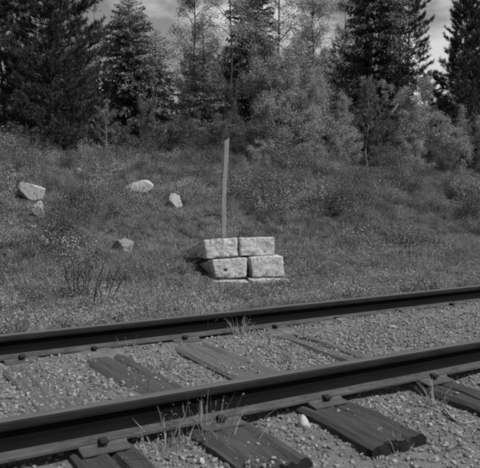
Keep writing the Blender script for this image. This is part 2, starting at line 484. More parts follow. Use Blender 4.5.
for k, (p0, lab) in enumerate(((NEAR, 'nearer of the two steel rails, large and dark with a dusty foot, crossing the foreground'),
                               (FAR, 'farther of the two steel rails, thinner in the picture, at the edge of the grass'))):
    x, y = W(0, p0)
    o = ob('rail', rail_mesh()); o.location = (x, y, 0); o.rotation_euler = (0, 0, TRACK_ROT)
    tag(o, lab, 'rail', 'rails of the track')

# ------------------------------------------------------------------ ballast
def rock_mesh(seed, sub=1, flat=.7, m=None, name='rock', rough=.35, size=1.0, chops=7):
    bm = bmesh.new(); bmesh.ops.create_icosphere(bm, subdivisions=sub, radius=.5)
    o = Vector((seed * 7.7, seed * 3.1, 0))
    for v in bm.verts:
        n = mn.noise(v.co * 1.7 + o) * rough + mn.noise(v.co * 4.3 + o) * rough * .35
        v.co = v.co * (1 + n); v.co.z *= flat
    # chop a few planes for angular faces
    rr = random.Random(seed)
    for k in range(chops):
        d = Vector((rr.gauss(0, 1), rr.gauss(0, 1), rr.gauss(0, .8))).normalized(); lim = rr.uniform(.24, .40)
        for v in bm.verts:
            q = v.co.dot(d)
            if q > lim: v.co -= d * (q - lim)
    for v in bm.verts: v.co *= size
    return bm_mesh(name, bm, m)
peb = src_collection('pebble', [rock_mesh(i + 1, 1, .75, M['pebble'], rough=.6) for i in range(8)])
rs = np.random.RandomState(2)
n = 280000
t_ = rs.uniform(-3.5, 8.0, n); p_ = rs.uniform(1.0, 5.1, n)
keep = rs.rand(n) < np.clip((5.15 - p_) / .5, 0, 1)
t_, p_ = t_[keep], p_[keep]
on_tie = np.zeros(len(t_), bool)
for (tn, tf, wd, ln, low) in tie_specs:
    tc_ = tn + (tf - tn) * (p_ - NEAR) / (FAR - NEAR)
    on_tie |= (np.abs(t_ - tc_) < wd / 2 - .01) & (np.abs(p_ - MID) < ln / 2)
in_rail = (np.abs(p_ - NEAR) < .07) | (np.abs(p_ - FAR) < .07)
cover = fbm(t_ * 2.2 + 4, p_ * 2.2, 3)
keep = ~on_tie | ((rs.rand(len(t_)) < .03 + .30 * (cover > .26) + .03 * (p_ > 2.6)))
right = (t_ > 2.95) | (t_ < .5)
keep |= on_tie & right & (rs.rand(len(t_)) < .85)
keep |= on_tie & (t_ > 2.3) & (p_ > 2.6) & (p_ < 3.9) & (rs.rand(len(t_)) < .30)
keep |= on_tie & (t_ > .5) & (t_ < 1.0) & (p_ > 2.5) & (rs.rand(len(t_)) < .8)
keep &= ~(on_tie & (np.abs(p_ - NEAR) < .15) & ~right)
t_, p_, on_tie = t_[keep], p_[keep], on_tie[keep]
n = len(t_)
s = .006 + .022 * rs.rand(n) ** 5
z = np.maximum(terrain(t_, p_), np.where(on_tie, TIE_TOP - .004, -9)) + s * .14
z = np.where((np.abs(p_ - NEAR) < .08) | (np.abs(p_ - FAR) < .08), np.minimum(z, -.165), z)
pts = np.stack([t_ * RX + p_ * PX, t_ * RY + p_ * PY, z], 1)
scatter('gravel', pts, rs.uniform(-.5, .5, (n, 3)) + np.stack([0 * s, 0 * s, rs.rand(n) * 6.28], 1), np.stack([s * (.8 + .6 * rs.rand(n)), s, s * (.7 + .5 * rs.rand(n))], 1), rs.randint(0, 8, n), peb,
        'grey gravel ballast between and around the ties')

# individual stones on the ballast
def stone(px, py, size, zr, seed, label, m='pebble_pale', flat=.8, name='stone'):
    t, p = on_z(px, py, -.2)
    z = max(T(t, p), -.9)
    x, y = W(t, p)
    o = ob(name, rock_mesh(seed, 3, flat, M[m], rough=.25)); o.scale = size
    o.location = (x, y, z + zr); o.rotation_euler = (rnd.uniform(-.2, .2), rnd.uniform(-.2, .2), rnd.uniform(0, 6))
    return tag(o, label, 'stone')
# pale triangular stone
def tri_stone():
    t, p = on_z(303, 430, -.215); x, y = W(t, p); z = T(t, p)
    bm = bmesh.new()
    base = [(-.030, -.02), (.034, -.018), (.030, .016), (-.026, .02)]
    vs = [bm.verts.new((a, b, -.012)) for a, b in base]
    ms = [bm.verts.new((a * .66, b * .7, .021)) for a, b in base]
    ts = [bm.verts.new((a * .22 - .003, b * .4, .046)) for a, b in base]
    for lo, hi in ((vs, ms), (ms, ts)):
        for i in range(4): bm.faces.new((lo[i], lo[(i + 1) % 4], hi[(i + 1) % 4], hi[i]))
    bm.faces.new(vs[::-1]); bm.faces.new(ts)
    bmesh.ops.bevel(bm, geom=bm.edges[:], offset=.004, segments=2, affect='EDGES')
    bmesh.ops.triangulate(bm, faces=bm.faces)
    o = ob('stone', bm_mesh('stone', bm, M['pebble_pale'], True)); o.location = (x, y, z + .006)
    tag(o, 'pale triangular stone lying on the gravel below the near rail', 'stone')
tri_stone()
stone(392, 463, (.05, .04, .035), .004, 31, 'small pale stone at the bottom edge of the gravel, right of the squared tie end')
stone(201, 463, (.05, .035, .03), .01, 32, 'small pale stone among weeds at the bottom, left of the broad tie')
stone(279, 327, (.05, .03, .05), .015, 33, 'small white chip of stone against the far rail')
stone(392, 332, (.10, .035, .025), .004, 34, 'flat pale stone on the gravel between the rails at the right')
stone(320, 314, (.05, .04, .03), .006, 35, 'small light stone just inside the far rail, above the clean gravel')
stone(45, 357, (.07, .05, .04), .006, 37, 'light stone on the gravel just inside the far rail at the left')
stone(345, 412, (.035, .03, .025), .004, 38, 'little bright stone beside the squared tie')
stone(372, 440, (.03, .03, .02), .003, 39, 'tiny light stone next to the black tie end', 'pebble')
# twig on the right
def curve_tube(name, pts, r0, r1, m, sides=6, parent=None):
    pts = np.array(pts, float); k = np.linspace(0, 1, len(pts))
    kk = np.linspace(0, 1, len(pts) * 4)
    sm = np.stack([np.interp(kk, k, pts[:, i]) for i in range(3)], 1)
    for _ in range(3): sm[1:-1] = (sm[:-2] + sm[1:-1] * 2 + sm[2:]) / 4
    v, f = tube_np(sm, r0 + (r1 - r0) * kk, sides)
    return ob(name, np_mesh(name, v, f, m, smooth=True), parent)
tw = []
for px, py, dz in ((444, 412, .02), (452, 420, .012), (462, 424, .012), (476, 422, .02)):
    t, p = on_z(px, py, -.21); x, y = W(t, p); tw.append((x, y, T(t, p) + dz))
tag(curve_tube('twig', tw, .006, .004, M['straw']), 'pale bent twig lying on gravel at the right edge', 'twig')

# ------------------------------------------------------------------ granite block stack
BA = rad(14.3)
UX, UY = math.cos(BA), math.sin(BA); VX, VY = -UY, UX
def on_v(px, py, v):
    d = ray(px, py); k = v / (d[0] * VX + d[1] * VY)
    x, y = d[0] * k, d[1] * k
    return Vector((x * UX + y * UY, v, CAMH + d[2] * k))      # (u, v, z)
t0, p0 = on_z(214, 280, -.36); x0, y0 = W(t0, p0)
VM = x0 * VX + y0 * VY                                          # plane of the middle course
def block(front, v, depth, back, seed, label, m='granite', hole=None, amp=.011):
    """front: pixel corners bl, br, tr, tl on plane v; back: uvz offsets of the back four corners relative to the front ones."""
    fc = [on_v(a, b, v) for a, b in front]
    bc = [c + Vector((o_[0], depth + o_[1], o_[2])) for c, o_ in zip(fc, back)]
    c = sum(fc + bc, Vector()) / 8
    nu, nv, nw = 34, 24, 30
    bm = bmesh.new(); cache = {}
    def P3(a, b, d_):
        q = fc[0].lerp(fc[1], a).lerp(fc[3].lerp(fc[2], a), b)
        r = bc[0].lerp(bc[1], a).lerp(bc[3].lerp(bc[2], a), b)
        return q.lerp(r, d_)
    def vert(i, j, k):
        key = (i, j, k)
        if key not in cache:
            a, b, d_ = i / nu, j / nv, k / nw
            # rounded, chipped edges
            q = P3(a, b, d_)
            ea = min(a, 1 - a) * .48; eb = min(b, 1 - b) * .3; ed = min(d_, 1 - d_) * depth
            es = sorted((ea, eb, ed))
            r_ = .024 * (1 + 1.3 * mn.noise(q * 7 + Vector((seed, 0, 0))))
            k2 = max(0, 1 - es[1] / r_)                 # near an edge: two distances small
            if es[1] < r_: q = q.lerp(c, k2 * k2 * .03)
            chip = max(0, mn.noise(q * 4.5 + Vector((seed * 9, 3, 7))) - .22)
            if es[1] < .09: q = q.lerp(c, chip * .22 * (1 - es[1] / .09))
            dirn = (q - c).normalized()
            q = q + dirn * amp * (mn.noise(q * 6 + Vector((seed * 3, 1, 2))) * 1.5 + mn.noise(q * 17 + Vector((seed, 5, 2))) * .9 + mn.noise(q * 42) * .35)
            if hole and k == 0:
                hc = on_v(hole[0], hole[1], v); rr_ = math.hypot(q.x - hc.x, q.z - hc.z)
                if rr_ < .022: q = q + Vector((0, .05, 0))
            cache[key] = bm.verts.new((q.x, q.y, q.z))
        return cache[key]
    for (ni, nj, fn) in ((nu, nv, lambda i, j: (i, j, 0)), (nu, nv, lambda i, j: (i, j, nw)), (nu, nw, lambda i, j: (i, 0, j)),
                         (nu, nw, lambda i, j: (i, nv, j)), (nv, nw, lambda i, j: (0, i, j)), (nv, nw, lambda i, j: (nu, i, j))):
        for i in range(ni):
            for j in range(nj):
                bm.faces.new([vert(*fn(i, j)), vert(*fn(i + 1, j)), vert(*fn(i + 1, j + 1)), vert(*fn(i, j + 1))])
    bmesh.ops.recalc_face_normals(bm, faces=bm.faces)
    bz = min(fc[0].z, fc[1].z)
    org = Vector((fc[0].x, fc[0].y, bz))
    for vv in bm.verts: vv.co -= org
    o = ob('granite_block', bm_mesh('granite_block', bm, M[m], True))
    o.location = (org.x * UX + org.y * VX, org.x * UY + org.y * VY, org.z); o.rotation_euler = (0, 0, BA)
    return tag(o, label, 'stone block', 'stacked granite blocks')
# bottom course, nearly buried
block([(216, 292), (250, 291), (249, 281.5), (214, 281)], VM - .17, .65, [(-.02, 0, -.02), (0, 0, 0), (0, 0, 0), (-.02, 0, -.02)], 41, 'almost buried granite slab under the left half of the stack', 'granite_low')
block([(253, 290), (291, 288), (292, 279), (251, 280)], VM - .17, .65, [(0, 0, 0), (0, 0, -.02), (0, 0, -.02), (0, 0, 0)], 42, 'almost buried granite slab sticking out under the right half of the stack', 'granite_low')
# middle course
block([(214.5, 279), (246.5, 277.5), (247.5, 257.5), (212, 259)], VM, .52, [(-.07, 0, .0), (0, 0, 0), (0, 0, -.05), (-.08, 0, -.12)], 43, 'middle course granite block on the left, with a dark drill hole in its face', hole=(225.5, 270))
block([(252.5, 277.5), (284.5, 276.5), (283.5, 256), (249.5, 257.5)], VM, .50, [(0, 0, 0), (0, 0, 0), (0, 0, -.01), (0, 0, -.01)], 44, 'middle course granite block on the right, standing on the protruding slab')
# top course
block([(206, 259.5), (238.5, 256), (237.5, 237), (203.5, 239.5)], VM + .14, .55, [(-.15, 0, .02), (0, 0, 0), (0, 0, -.10), (-.17, 0, -.19)], 45, 'top left granite block of the stack with a dark side sloping down to the back')
block([(240.5, 256), (275, 255.5), (274, 237), (239, 237.5)], VM + .14, .50, [(0, 0, 0), (0, 0, 0), (0, 0, -.06), (0, 0, -.05)], 46, 'top right granite block of the stack, squarish with a rounded right corner')

# ------------------------------------------------------------------ post behind the stack
tp, ppz, depthp = at_p(224.5, 9.2)
xb, yb = W(tp, ppz); zb = T(tp, ppz)
k_ = depthp / F
top_z = CAMH + (HOR - 138) * k_
bm = bmesh.new()
nseg = 40; H_ = top_z - zb + .15
rings = []
for i in range(nseg + 1):
    a = i / nseg
    cx = -.026 + .06 * a ** 1.7 + .006 * math.sin(a * 9)
    wd = .033 + .006 * a; dp = .02
    z = -.15 + H_ * a
    ring = []
    for (sx, sy) in ((-1, -.7), (-.8, -1), (.8, -1), (1, -.7), (1, .7), (.8, 1), (-.8, 1), (-1, .7)):
        zz = z
        if i == nseg: zz = z - .07 * (sx < 0) - .03 * (sx > .5) * (sy > 0)
        ring.append(bm.verts.new((cx + sx * wd + .003 * mn.noise(Vector((sx * 3, sy * 3, z * 9))), sy * dp + .003 * mn.noise(Vector((sx * 3, sy * 5, z * 7))), zz)))
    rings.append(ring)
for a, b in zip(rings, rings[1:]):
    for i in range(8): bm.faces.new((a[i], a[(i + 1) % 8], b[(i + 1) % 8], b[i]))
bm.faces.new(rings[0][::-1]); bm.faces.new(rings[-1])
o = ob('wooden_post', bm_mesh('wooden_post', bm, M['post'])); o.location = (xb, yb, zb); o.rotation_euler = (0, 0, .15)
tag(o, 'tall thin weathered wooden post, slightly bowed, standing behind the granite stack', 'post')

# ------------------------------------------------------------------ boulders on the bank
def boulder(px, py, w_, h_, seed, label, m='boulder', d_=None, lift=.30, rz=0, tilt=0):
    t, p, z, k = hit(px, py + h_ / 2)
    sx = w_ * k / F; sz = h_ * k / F
    x, y = W(t, p)
    o = ob('boulder', rock_mesh(seed, 4, 1.0, M[m], 'boulder', rough=.42, chops=8))
    o.scale = (sx * 1.15, (d_ or sx * .9), sz * 1.45); o.location = (x, y + .1, z + sz * lift); o.rotation_euler = (0, tilt, rz)
    tag(o, label, 'boulder'); BOULD.append((t, p, sx * .7)); return o
BOULD = []
boulder(31, 192, 27, 14, 3, 'pale sloping boulder on the bank at the left, the upper of two together', 'boulder_pale', tilt=.3, lift=.4)
boulder(37, 212, 14, 14, 6, 'rounded upright boulder just below the pale sloping one at the left', 'boulder_pale', lift=.5)
boulder(137, 185, 24, 12, 9, 'low pale boulder near the top of the bank, left of the white one', 'boulder_pale', tilt=.2)
boulder(174, 200, 18, 15, 12, 'white angular boulder with a dark hollow on the bank, left of the post', 'boulder_pale', tilt=.3)
boulder(121, 246, 23, 17, 16, 'grey cracked boulder lower on the bank, left of the granite stack', 'boulder', lift=.2)
boulder(129, 209, 8, 5, 18, 'small pale rock in the grass between the white and the grey boulders', 'boulder_pale')
boulder(77, 170, 9, 5, 19, 'small rock high on the bank under the dark left tree', 'boulder')
boulder(378, 193, 6, 4, 21, 'small pale rock halfway up the bank on the right', 'boulder_pale')
boulder(457, 202, 9, 4, 22, 'flat little rock on the bank near the right edge', 'boulder')
boulder(188, 250, 7, 6, 23, 'dark squat rock wedged at the left foot of the granite stack', 'boulder')
boulder(30, 228, 10, 5, 24, 'half hidden flat rock under the two boulders at the left', 'boulder')

# ------------------------------------------------------------------ ground cover
def shrublet(seed, m, nleaf=170, ls=.026, r=.2, h=.18):
    r_ = np.random.RandomState(seed)
    ns = 34
    th = r_.rand(ns) * 6.28; rr = r * np.sqrt(r_.rand(ns))
    tip = np.stack([np.cos(th) * rr, np.sin(th) * rr, h * (1 - .5 * (rr / r) ** 2) * (.6 + .6 * r_.rand(ns))], 1)
    root = tip * np.array([.25, .25, 0])
    sv, sf = blades(root, tip, np.full(ns, .005), r_, .3)
    k = r_.randint(0, ns, nleaf); a = r_.rand(nleaf) ** .6
    c = root[k] * (1 - a)[:, None] + tip[k] * a[:, None] + r_.normal(size=(nleaf, 3)) * r * .13
    c[:, 2] = np.abs(c[:, 2])
    lv, lf = leaves(c, ls, r_, up=.15, asp=.45)
    v, f = join([(lv, lf), (sv, sf)])
    return np_mesh('shrublet', v, f, m)
def tuft(seed, m, nb=34, h=.28, r=.05, wd=.006, lean=.45, seedhead=False):
    r_ = np.random.RandomState(seed)
    th = r_.rand(nb) * 6.28; rr = r * r_.rand(nb)
    root = np.stack([np.cos(th) * rr, np.sin(th) * rr, np.zeros(nb) - .02], 1)
    hh = h * (.45 + .75 * r_.rand(nb))
    th2 = th + r_.normal(size=nb) * .6; ln = lean * hh * (r_.rand(nb) + .15)
    tip = root + np.stack([np.cos(th2) * ln, np.sin(th2) * ln, hh], 1)
    v, f = blades(root, tip, wd * (.6 + .8 * r_.rand(nb)), r_, .3)
    parts = [(v, f)]
    if seedhead:
        k = r_.randint(0, nb, nb * 2); a = .8 + .22 * r_.rand(nb * 2)
        c = root[k] + (tip[k] - root[k]) * a[:, None] + r_.normal(size=(nb * 2, 3)) * .008
        parts.append(leaves(c, .009, r_, .2, .35))
    v, f = join(parts)
    return np_mesh('tuft', v, f, m)
heath = src_collection('heath', [shrublet(i, M['heath'] if i % 3 else M['heath_dark'], 240, .025 if i % 2 else .019, .17 + .05 * (i % 3), .15 + .08 * (i % 2)) for i in range(9)] +
    [shrublet(20 + i, M['heath'] if i % 2 else M['heath_dark'], 1000, .030 if i % 2 else .025, .33 + .06 * (i % 2), .62 - .1 * (i % 2)) for i in range(4)])
grass = src_collection('grass', [tuft(i, M['grass'] if i % 4 else M['straw'], 36, .24, .06, .0055, .7) for i in range(8)])

rs = np.random.RandomState(9)
def clear_mask(t, p, pad=0.0, front=.75):
    x = t * RX + p * PX; y = t * RY + p * PY
    u = x * UX + y * UY; v = x * VX + y * VY
    uc = on_v(250, 270, VM).x
    ok = ~((u - uc < .56 + pad) & (u - uc > -.82 - pad) & (v > VM - .50 - pad) & (v < VM + .75))
    for bt, bp, br in BOULD: dl = np.hypot(bt * RX + bp * PX, bt * RY + bp * PY); ux = (bt * RX + bp * PX) / dl; uy = (bt * RY + bp * PY) / dl; al_ = x * ux + y * uy - dl; ac_ = -x * uy + y * ux; ok &= ~((np.abs(ac_) < br * .8 + .04 + pad * .5) & (al_ < br) & (al_ > -br * .6 - front * (2.2 if bt < 4.5 else 1)))
    return ok
n = 60000
t_ = rs.uniform(-4, 27, n); p_ = 6.6 + 13.9 * rs.rand(n) ** .95
dens = fbm(t_ * .9 + 2, p_ * .9, 3)
keep = (rs.rand(n) < np.clip(.95 + dens * 1.2, .45, 1)) & clear_mask(t_, p_, .1) & (rs.rand(n) < np.clip((p_ - 6.4) / 1.6, .1, 1))
t_, p_, dens = t_[keep], p_[keep], dens[keep]; n = len(t_)
s = (.5 + .65 * rs.rand(n)) * np.clip(.72 + dens * 1.3, .35, 1.3) * np.clip(.5 + (p_ - 7.2) * .3, .5, 1)
pts = np.stack([t_ * RX + p_ * PX, t_ * RY + p_ * PY, terrain(t_, p_) - .01], 1)
ii = np.where(fbm(t_ * .6, p_ * .6 + 40, 2) + rs.normal(size=n) * .18 > .16, rs.randint(0, 3, n) * 3, rs.randint(0, 9, n))
ii = np.where((rs.rand(n) < .5) & (p_ > 9.2 + 1.2 * fbm(t_ * .6, p_ * 0 + 7, 2)) & (fbm(t_ * 1.15 + 30, p_ * 1.15, 3) > .10) & (np.hypot(t_ - tp, p_ - ppz + .3) > .75), 9 + rs.randint(0, 4, n), ii)
scatter('ground_cover', pts, np.stack([rs.normal(size=n) * .15, rs.normal(size=n) * .15, rs.rand(n) * 6.28], 1), np.stack([s, s, s * (.8 + .5 * rs.rand(n))], 1), ii, heath,
        'low leafy shrubs and heath covering the rising bank')
n = 60000
t_ = rs.uniform(-4, 24, n); p_ = np.where(rs.rand(n) < .62, 4.75 + 4.2 * rs.rand(n), 8.5 + 10 * rs.rand(n))
keep = clear_mask(t_, p_, -.02, .0) & (rs.rand(n) < np.clip((p_ - 4.75) / .35, .12, 1)) & (rs.rand(n) < np.where(p_ > 9, .5, .8))
t_, p_ = t_[keep], p_[keep]; n = len(t_)
s = (.3 + .5 * rs.rand(n)) * np.clip(.55 + (p_ - 4.8) * .12, .5, .95)
pts = np.stack([t_ * RX + p_ * PX, t_ * RY + p_ * PY, terrain(t_, p_)], 1)
scatter('grass', pts, np.stack([rs.normal(size=n) * .2, rs.normal(size=n) * .2, rs.rand(n) * 6.28], 1), np.stack([s * 1.3, s * 1.3, s * (.6 + .5 * rs.rand(n))], 1), rs.randint(0, 8, n), grass,
        'short grass along the foot of the bank beyond the far rail')
# tiny plants on the grass verge for a mixed texture
n = 17000
t_ = rs.uniform(-4, 18, n); p_ = 4.9 + 3.6 * rs.rand(n)
keep = clear_mask(t_, p_, .06, .1); t_, p_ = t_[keep], p_[keep]; n = len(t_)
s = .25 + .85 * rs.rand(n) ** 2.6
pts = np.stack([t_ * RX + p_ * PX, t_ * RY + p_ * PY, terrain(t_, p_)], 1)
scatter('low_herbs', pts, np.stack([rs.normal(size=n) * .15, rs.normal(size=n) * .15, rs.rand(n) * 6.28], 1), np.stack([s, s, s * .8], 1), rs.randint(0, 9, n), heath,
        'small leafy herbs mixed into the grass verge')

# ------------------------------------------------------------------ weeds along the rails
def weed(px, py, h, nb, seed, label, m='grass', zplane=-.17, r=.05, lean=.5, wd=.005, seedhead=True, group='weed tufts growing along the track'):
    t, p = on_z(px, py, zplane); x, y = W(t, p)
    o = ob('weed_tuft', tuft(seed, M[m], nb, h, r, wd, lean, seedhead)); o.location = (x, y, min(T(t, p), zplane) if p < 5 else T(t, p)); 
    return tag(o, label, 'weed', group)
weed(66, 349, .17, 16, 1, 'sparse upright weed stems against the far rail at the left', lean=.15, r=.09, wd=.004)
weed(108, 346, .17, 18, 2, 'upright weeds against the far rail above the sunken dark tie', lean=.2, r=.06)
weed(206, 336, .22, 34, 3, 'leafy weeds against the far rail left of the granite stack', r=.07)
weed(216, 333, .30, 12, 33, 'tall pale grass stems leaning over the far rail below the stack', m='straw', r=.05, lean=.8, wd=.004)
weed(240, 337, .14, 40, 4, 'squat leafy weed just inside the far rail below the granite stack', r=.05)
weed(164, 366, .09, 60, 5, 'low tussock on the gravel between the rails beside the broad tie', r=.06, seedhead=False)
weed(285, 361, .10, 26, 6, 'small weed on the gravel between the rails near the middle', r=.03, lean=.3)
weed(316, 321, .16, 9, 7, 'thin stems in front of the far rail right of the white chip', lean=.15)
weed(345, 312, .16, 8, 8, 'a few thin stems inside the far rail, middle right', lean=.3)
weed(420, 305, .12, 12, 9, 'thin stems by the far rail at the right', lean=.3, r=.08)
weed(430, 320, .06, 22, 10, 'low weed on the gravel between the rails at the right', r=.04)
weed(300, 335, .05, 20, 14, 'very low weed on the gravel below the white chip', r=.05)
weed(143, 425, .30, 10, 11, 'tall thin grass stems rising before the near rail above the lower left plate', m='grass', r=.06, lean=.25, wd=.003, zplane=-.2)
weed(205, 440, .20, 34, 12, 'bushy weeds before the near rail left of the broad tie', m='grass', r=.09, lean=.5, zplane=-.2, wd=.003)
weed(196, 425, .28, 9, 20, 'long dry stems standing before the near rail over the broad tie', m='grass', r=.05, lean=.25, wd=.0022, zplane=-.2)
weed(165, 455, .15, 60, 13, 'dense pale grass at the bottom edge between the two left ties', m='straw', r=.16, lean=.6, zplane=-.22)
weed(228, 462, .20, 12, 15, 'curved dry grass arching over the broad tie', m='straw', r=.09, lean=1.0, zplane=-.23, wd=.003)
weed(398, 455, .13, 18, 16, 'weed growing in front of the black tie end', m='grass', r=.05, lean=.5, zplane=-.24)
weed(437, 408, .14, 24, 17, 'weed tuft beside the narrow tie at the right edge', m='grass', r=.05, lean=.7, zplane=-.22)
weed(268, 408, .10, 20, 18, 'small weed under the near rail between broad tie and squared tie', r=.04, zplane=-.2)
weed(180, 437, .18, 30, 19, 'weed clump in the shade of the near rail left of the broad tie', r=.07, zplane=-.2)
weed(75, 412, .10, 18, 61, 'low weed on gravel behind the near rail at the left', r=.05, lean=.4)
weed(375, 345, .07, 20, 62, 'small weed on the gravel between the rails, right of the middle', r=.04)
weed(398, 325, .07, 18, 63, 'small weed on the gravel close to the far rail at the right', r=.05)
weed(455, 330, .08, 16, 64, 'thin weed on the gravel between the rails near the right edge', r=.05, wd=.004)
weed(265, 345, .07, 18, 65, 'short weed on the gravel below the narrow worn tie', r=.04)
weed(130, 352, .13, 12, 66, 'sparse weed stems inside the far rail at the end of the dark tie', r=.07, wd=.004)
weed(345, 425, .06, 14, 67, 'tiny weed at the side of the squared tie', r=.04, zplane=-.22)
weed(270, 440, .08, 20, 68, 'short weed at the right side of the broad rotten tie', r=.05, zplane=-.22)
weed(440, 445, .09, 22, 69, 'low weed on the gravel at the lower right', r=.06, zplane=-.25)
weed(12, 350, .18, 14, 21, 'thin stems against the far rail at the left edge', r=.06, lean=.3)

# dry grass fallen at the foot of the stack
for q, (px, py, h, sd_) in enumerate(((226, 296, .28, 51), (222, 300, .22, 52))):
    t, p, z, k = hit(px, py); x, y = W(t, p)
    o = ob('dry_grass', tuft(sd_, M['straw'], 22, h, .05, .006, 1.0, True)); o.location = (x, y, z)
    tag(o, ['pale dry grass hanging over the left slab of the stack', 'smaller pale dry grass in front of the left slab of the stack'][q], 'grass tuft')

# dark dead stalks left of the stack
def stalk(px, py, tops, seed, label):
    t, p, z, k = hit(px, py); x, y = W(t, p)
    e = empty('dead_plant', (x, y, z))
    rr = random.Random(seed)
    for (dx, dy, ox) in tops:
        hx = dx * k / F; hz = dy * k / F; bx = ox * k / F
        pts = [(bx, 0, -.03)] + [(bx + (hx) * a ** 1.3 + rr.uniform(-.006, .006), rr.uniform(-.02, .02), hz * a) for a in (.25, .5, .75, 1)]
        st = curve_tube('stem', pts, .009, .003, M['dead'], 5, e)
        for q in range(5):
            a = rr.uniform(.45, 1); b = (bx + hx * a ** 1.3, 0, hz * a); s_ = rr.choice((-1, 1))
            curve_tube('twig', [b, (b[0] + s_ * .03, rr.uniform(-.03, .03), b[2] + .05), (b[0] + s_ * .05, rr.uniform(-.03, .03), b[2] + .12)], .004, .0015, M['dead'], 4, st)
    tag(e, label, 'plant', 'dead stalks on the bank foot')
stalk(77, 304, [(-5, 40, -6), (-2, 44, -2), (1, 42, 1), (6, 46, 4), (3, 36, 7), (-3, 30, 3), (8, 38, 8), (-8, 34, -4)], 1, 'upright bundle of dark dead stalks at the foot of the bank, leftmost')
stalk(92, 309, [(12, 46, 0), (5, 26, 2)], 2, 'single dark slanting dead stalk right of the upright bundle')
stalk(107, 305, [(14, 42, 0), (3, 30, -2), (16, 30, 3)], 3, 'dark forked dead stalk leaning right below the grey boulder')

# ------------------------------------------------------------------ trees
def place(v, base, az, pitch, ln, roll=0):
    """v template along +x; rotate about y (pitch up), then z."""
    c, s_ = math.cos(roll), math.sin(roll)
    x = v[:, 0] * ln; y = (v[:, 1] * c - v[:, 2] * s_) * ln; z = (v[:, 1] * s_ + v[:, 2] * c) * ln
    cp, sp = math.cos(pitch), math.sin(pitch)
    x, z = x * cp - z * sp, x * sp + z * cp
    ca, sa = math.cos(az), math.sin(az)
    return np.stack([x * ca - y * sa, x * sa + y * ca, z], 1) + base
def spruce_spray(seed, n=90, width=.34):
    r_ = np.random.RandomState(seed); roots, tips = [], []
    for i in range(n):
        a = r_.rand() ** .75
        side = r_.choice([-1, 1]); L_ = width * (1.05 - a) * (.5 + .7 * r_.rand()) + .06
        b = r_.rand() * L_ * .8
        fx = .75
        st = np.array([a + b * fx * .7, side * b, -.10 * a * a - .25 * b + .015 * r_.randn()])
        d = np.array([fx * .8, side * .8 * r_.rand(), -.35 + .4 * r_.randn()]); d /= np.linalg.norm(d)
        l_ = .09 + .09 * r_.rand()
        roots.append(st); tips.append(st + d * l_)
    roots, tips = np.array(roots), np.array(tips)
    d = tips - roots; sd_ = unit(np.cross(d, r_.normal(size=d.shape))) * .017
    v = np.stack([roots - sd_ * .6, roots + sd_ * .6, (roots + tips) / 2 + sd_ * 1.2, tips, (roots + tips) / 2 - sd_ * 1.2], 1).reshape(-1, 3)
    b = (np.arange(n) * 5)[:, None]
    return v, (b + np.array([[0, 1, 2, 3, 4]]))
SPR = [spruce_spray(i, 100) for i in range(5)]
SPRS = [spruce_spray(i + 20, 46, .42) for i in range(4)]
def limb_tri(base, tip, r0, r1, sides=4):
    return tube_np([base, (np.asarray(base) + tip) / 2, tip], [r0, (r0 + r1) / 2, r1], sides)
def trunk_path(h, seed, wob=.05, lean=(0, 0)):
    r_ = np.random.RandomState(seed); zz = np.linspace(-.2, h, 14)
    x = np.cumsum(r_.normal(size=14)) * wob / 4 + lean[0] * zz / h; y = np.cumsum(r_.normal(size=14)) * wob / 4 + lean[1] * zz / h
    return np.stack([x - x[0], y - y[0], zz], 1)
def spruce_meshes(h, R, seed, step=.2, per=6, bare=.02, droop=-.15, power=.75, m='spruce', gaps=0.0):
    r_ = np.random.RandomState(seed)
    path = trunk_path(h, seed, .06)
    tv = [tube_np(path, np.linspace(.018 * h * .75, .006, 14), 8)]
    fol = []
    z = max(bare * h, .1); k = 0
    while z < h * .985:
        f_ = z / h; Lm = R * (1 - f_) ** power + .10
        base = np.array([np.interp(z, path[:, 2], path[:, 0]), np.interp(z, path[:, 2], path[:, 1]), z])
        nb = max(3, int(round(per * (1 if f_ < .8 else .7))))
        for i in range(nb):
            if r_.rand() < gaps: continue
            az = i * 2 * math.pi / nb + r_.rand() * .9 + k
            ln = Lm * (.62 + .5 * r_.rand())
            pitch = droop * (1 - f_) + .55 * f_ ** 2 + r_.normal() * .09
            tpl = (SPR if ln > .55 else SPRS)[r_.randint(0, 4)]
            bz = base + np.array([0, 0, r_.normal() * .05])
            fol.append((place(tpl[0], bz, az, pitch, ln, r_.normal() * .2), tpl[1]))
            if ln > .3:
                tip = bz + np.array([math.cos(az) * math.cos(pitch), math.sin(az) * math.cos(pitch), math.sin(pitch) - .08]) * ln * .85
                tv.append(limb_tri(bz, tip, .004 + .008 * ln, .002, 3))
        z += step * (1 - .45 * f_) * (.8 + .4 * r_.rand()); k += 1
    v, f = join(tv); cv, cf = join(fol)
    return np_mesh('trunk', v, f, M['bark'], smooth=True), np_mesh('crown', cv, cf, M[m])
def needle_tuft(seed, n=22):
    r_ = np.random.RandomState(seed)
    a = r_.rand(n); root = np.stack([a * .8, 0 * a, 0 * a], 1)
    th = r_.rand(n) * 6.28
    d = unit(np.stack([.75 + 0 * a, np.cos(th) * .8, np.sin(th) * .8], 1)) * (.42 + .25 * r_.rand(n))[:, None]
    tips = root + d; s_ = unit(np.cross(d, r_.normal(size=d.shape))) * .035
    v = np.stack([root - s_, root + s_, tips], 1).reshape(-1, 3)
    return v, np.arange(3 * n).reshape(n, 3)
TUF = [needle_tuft(i) for i in range(4)]
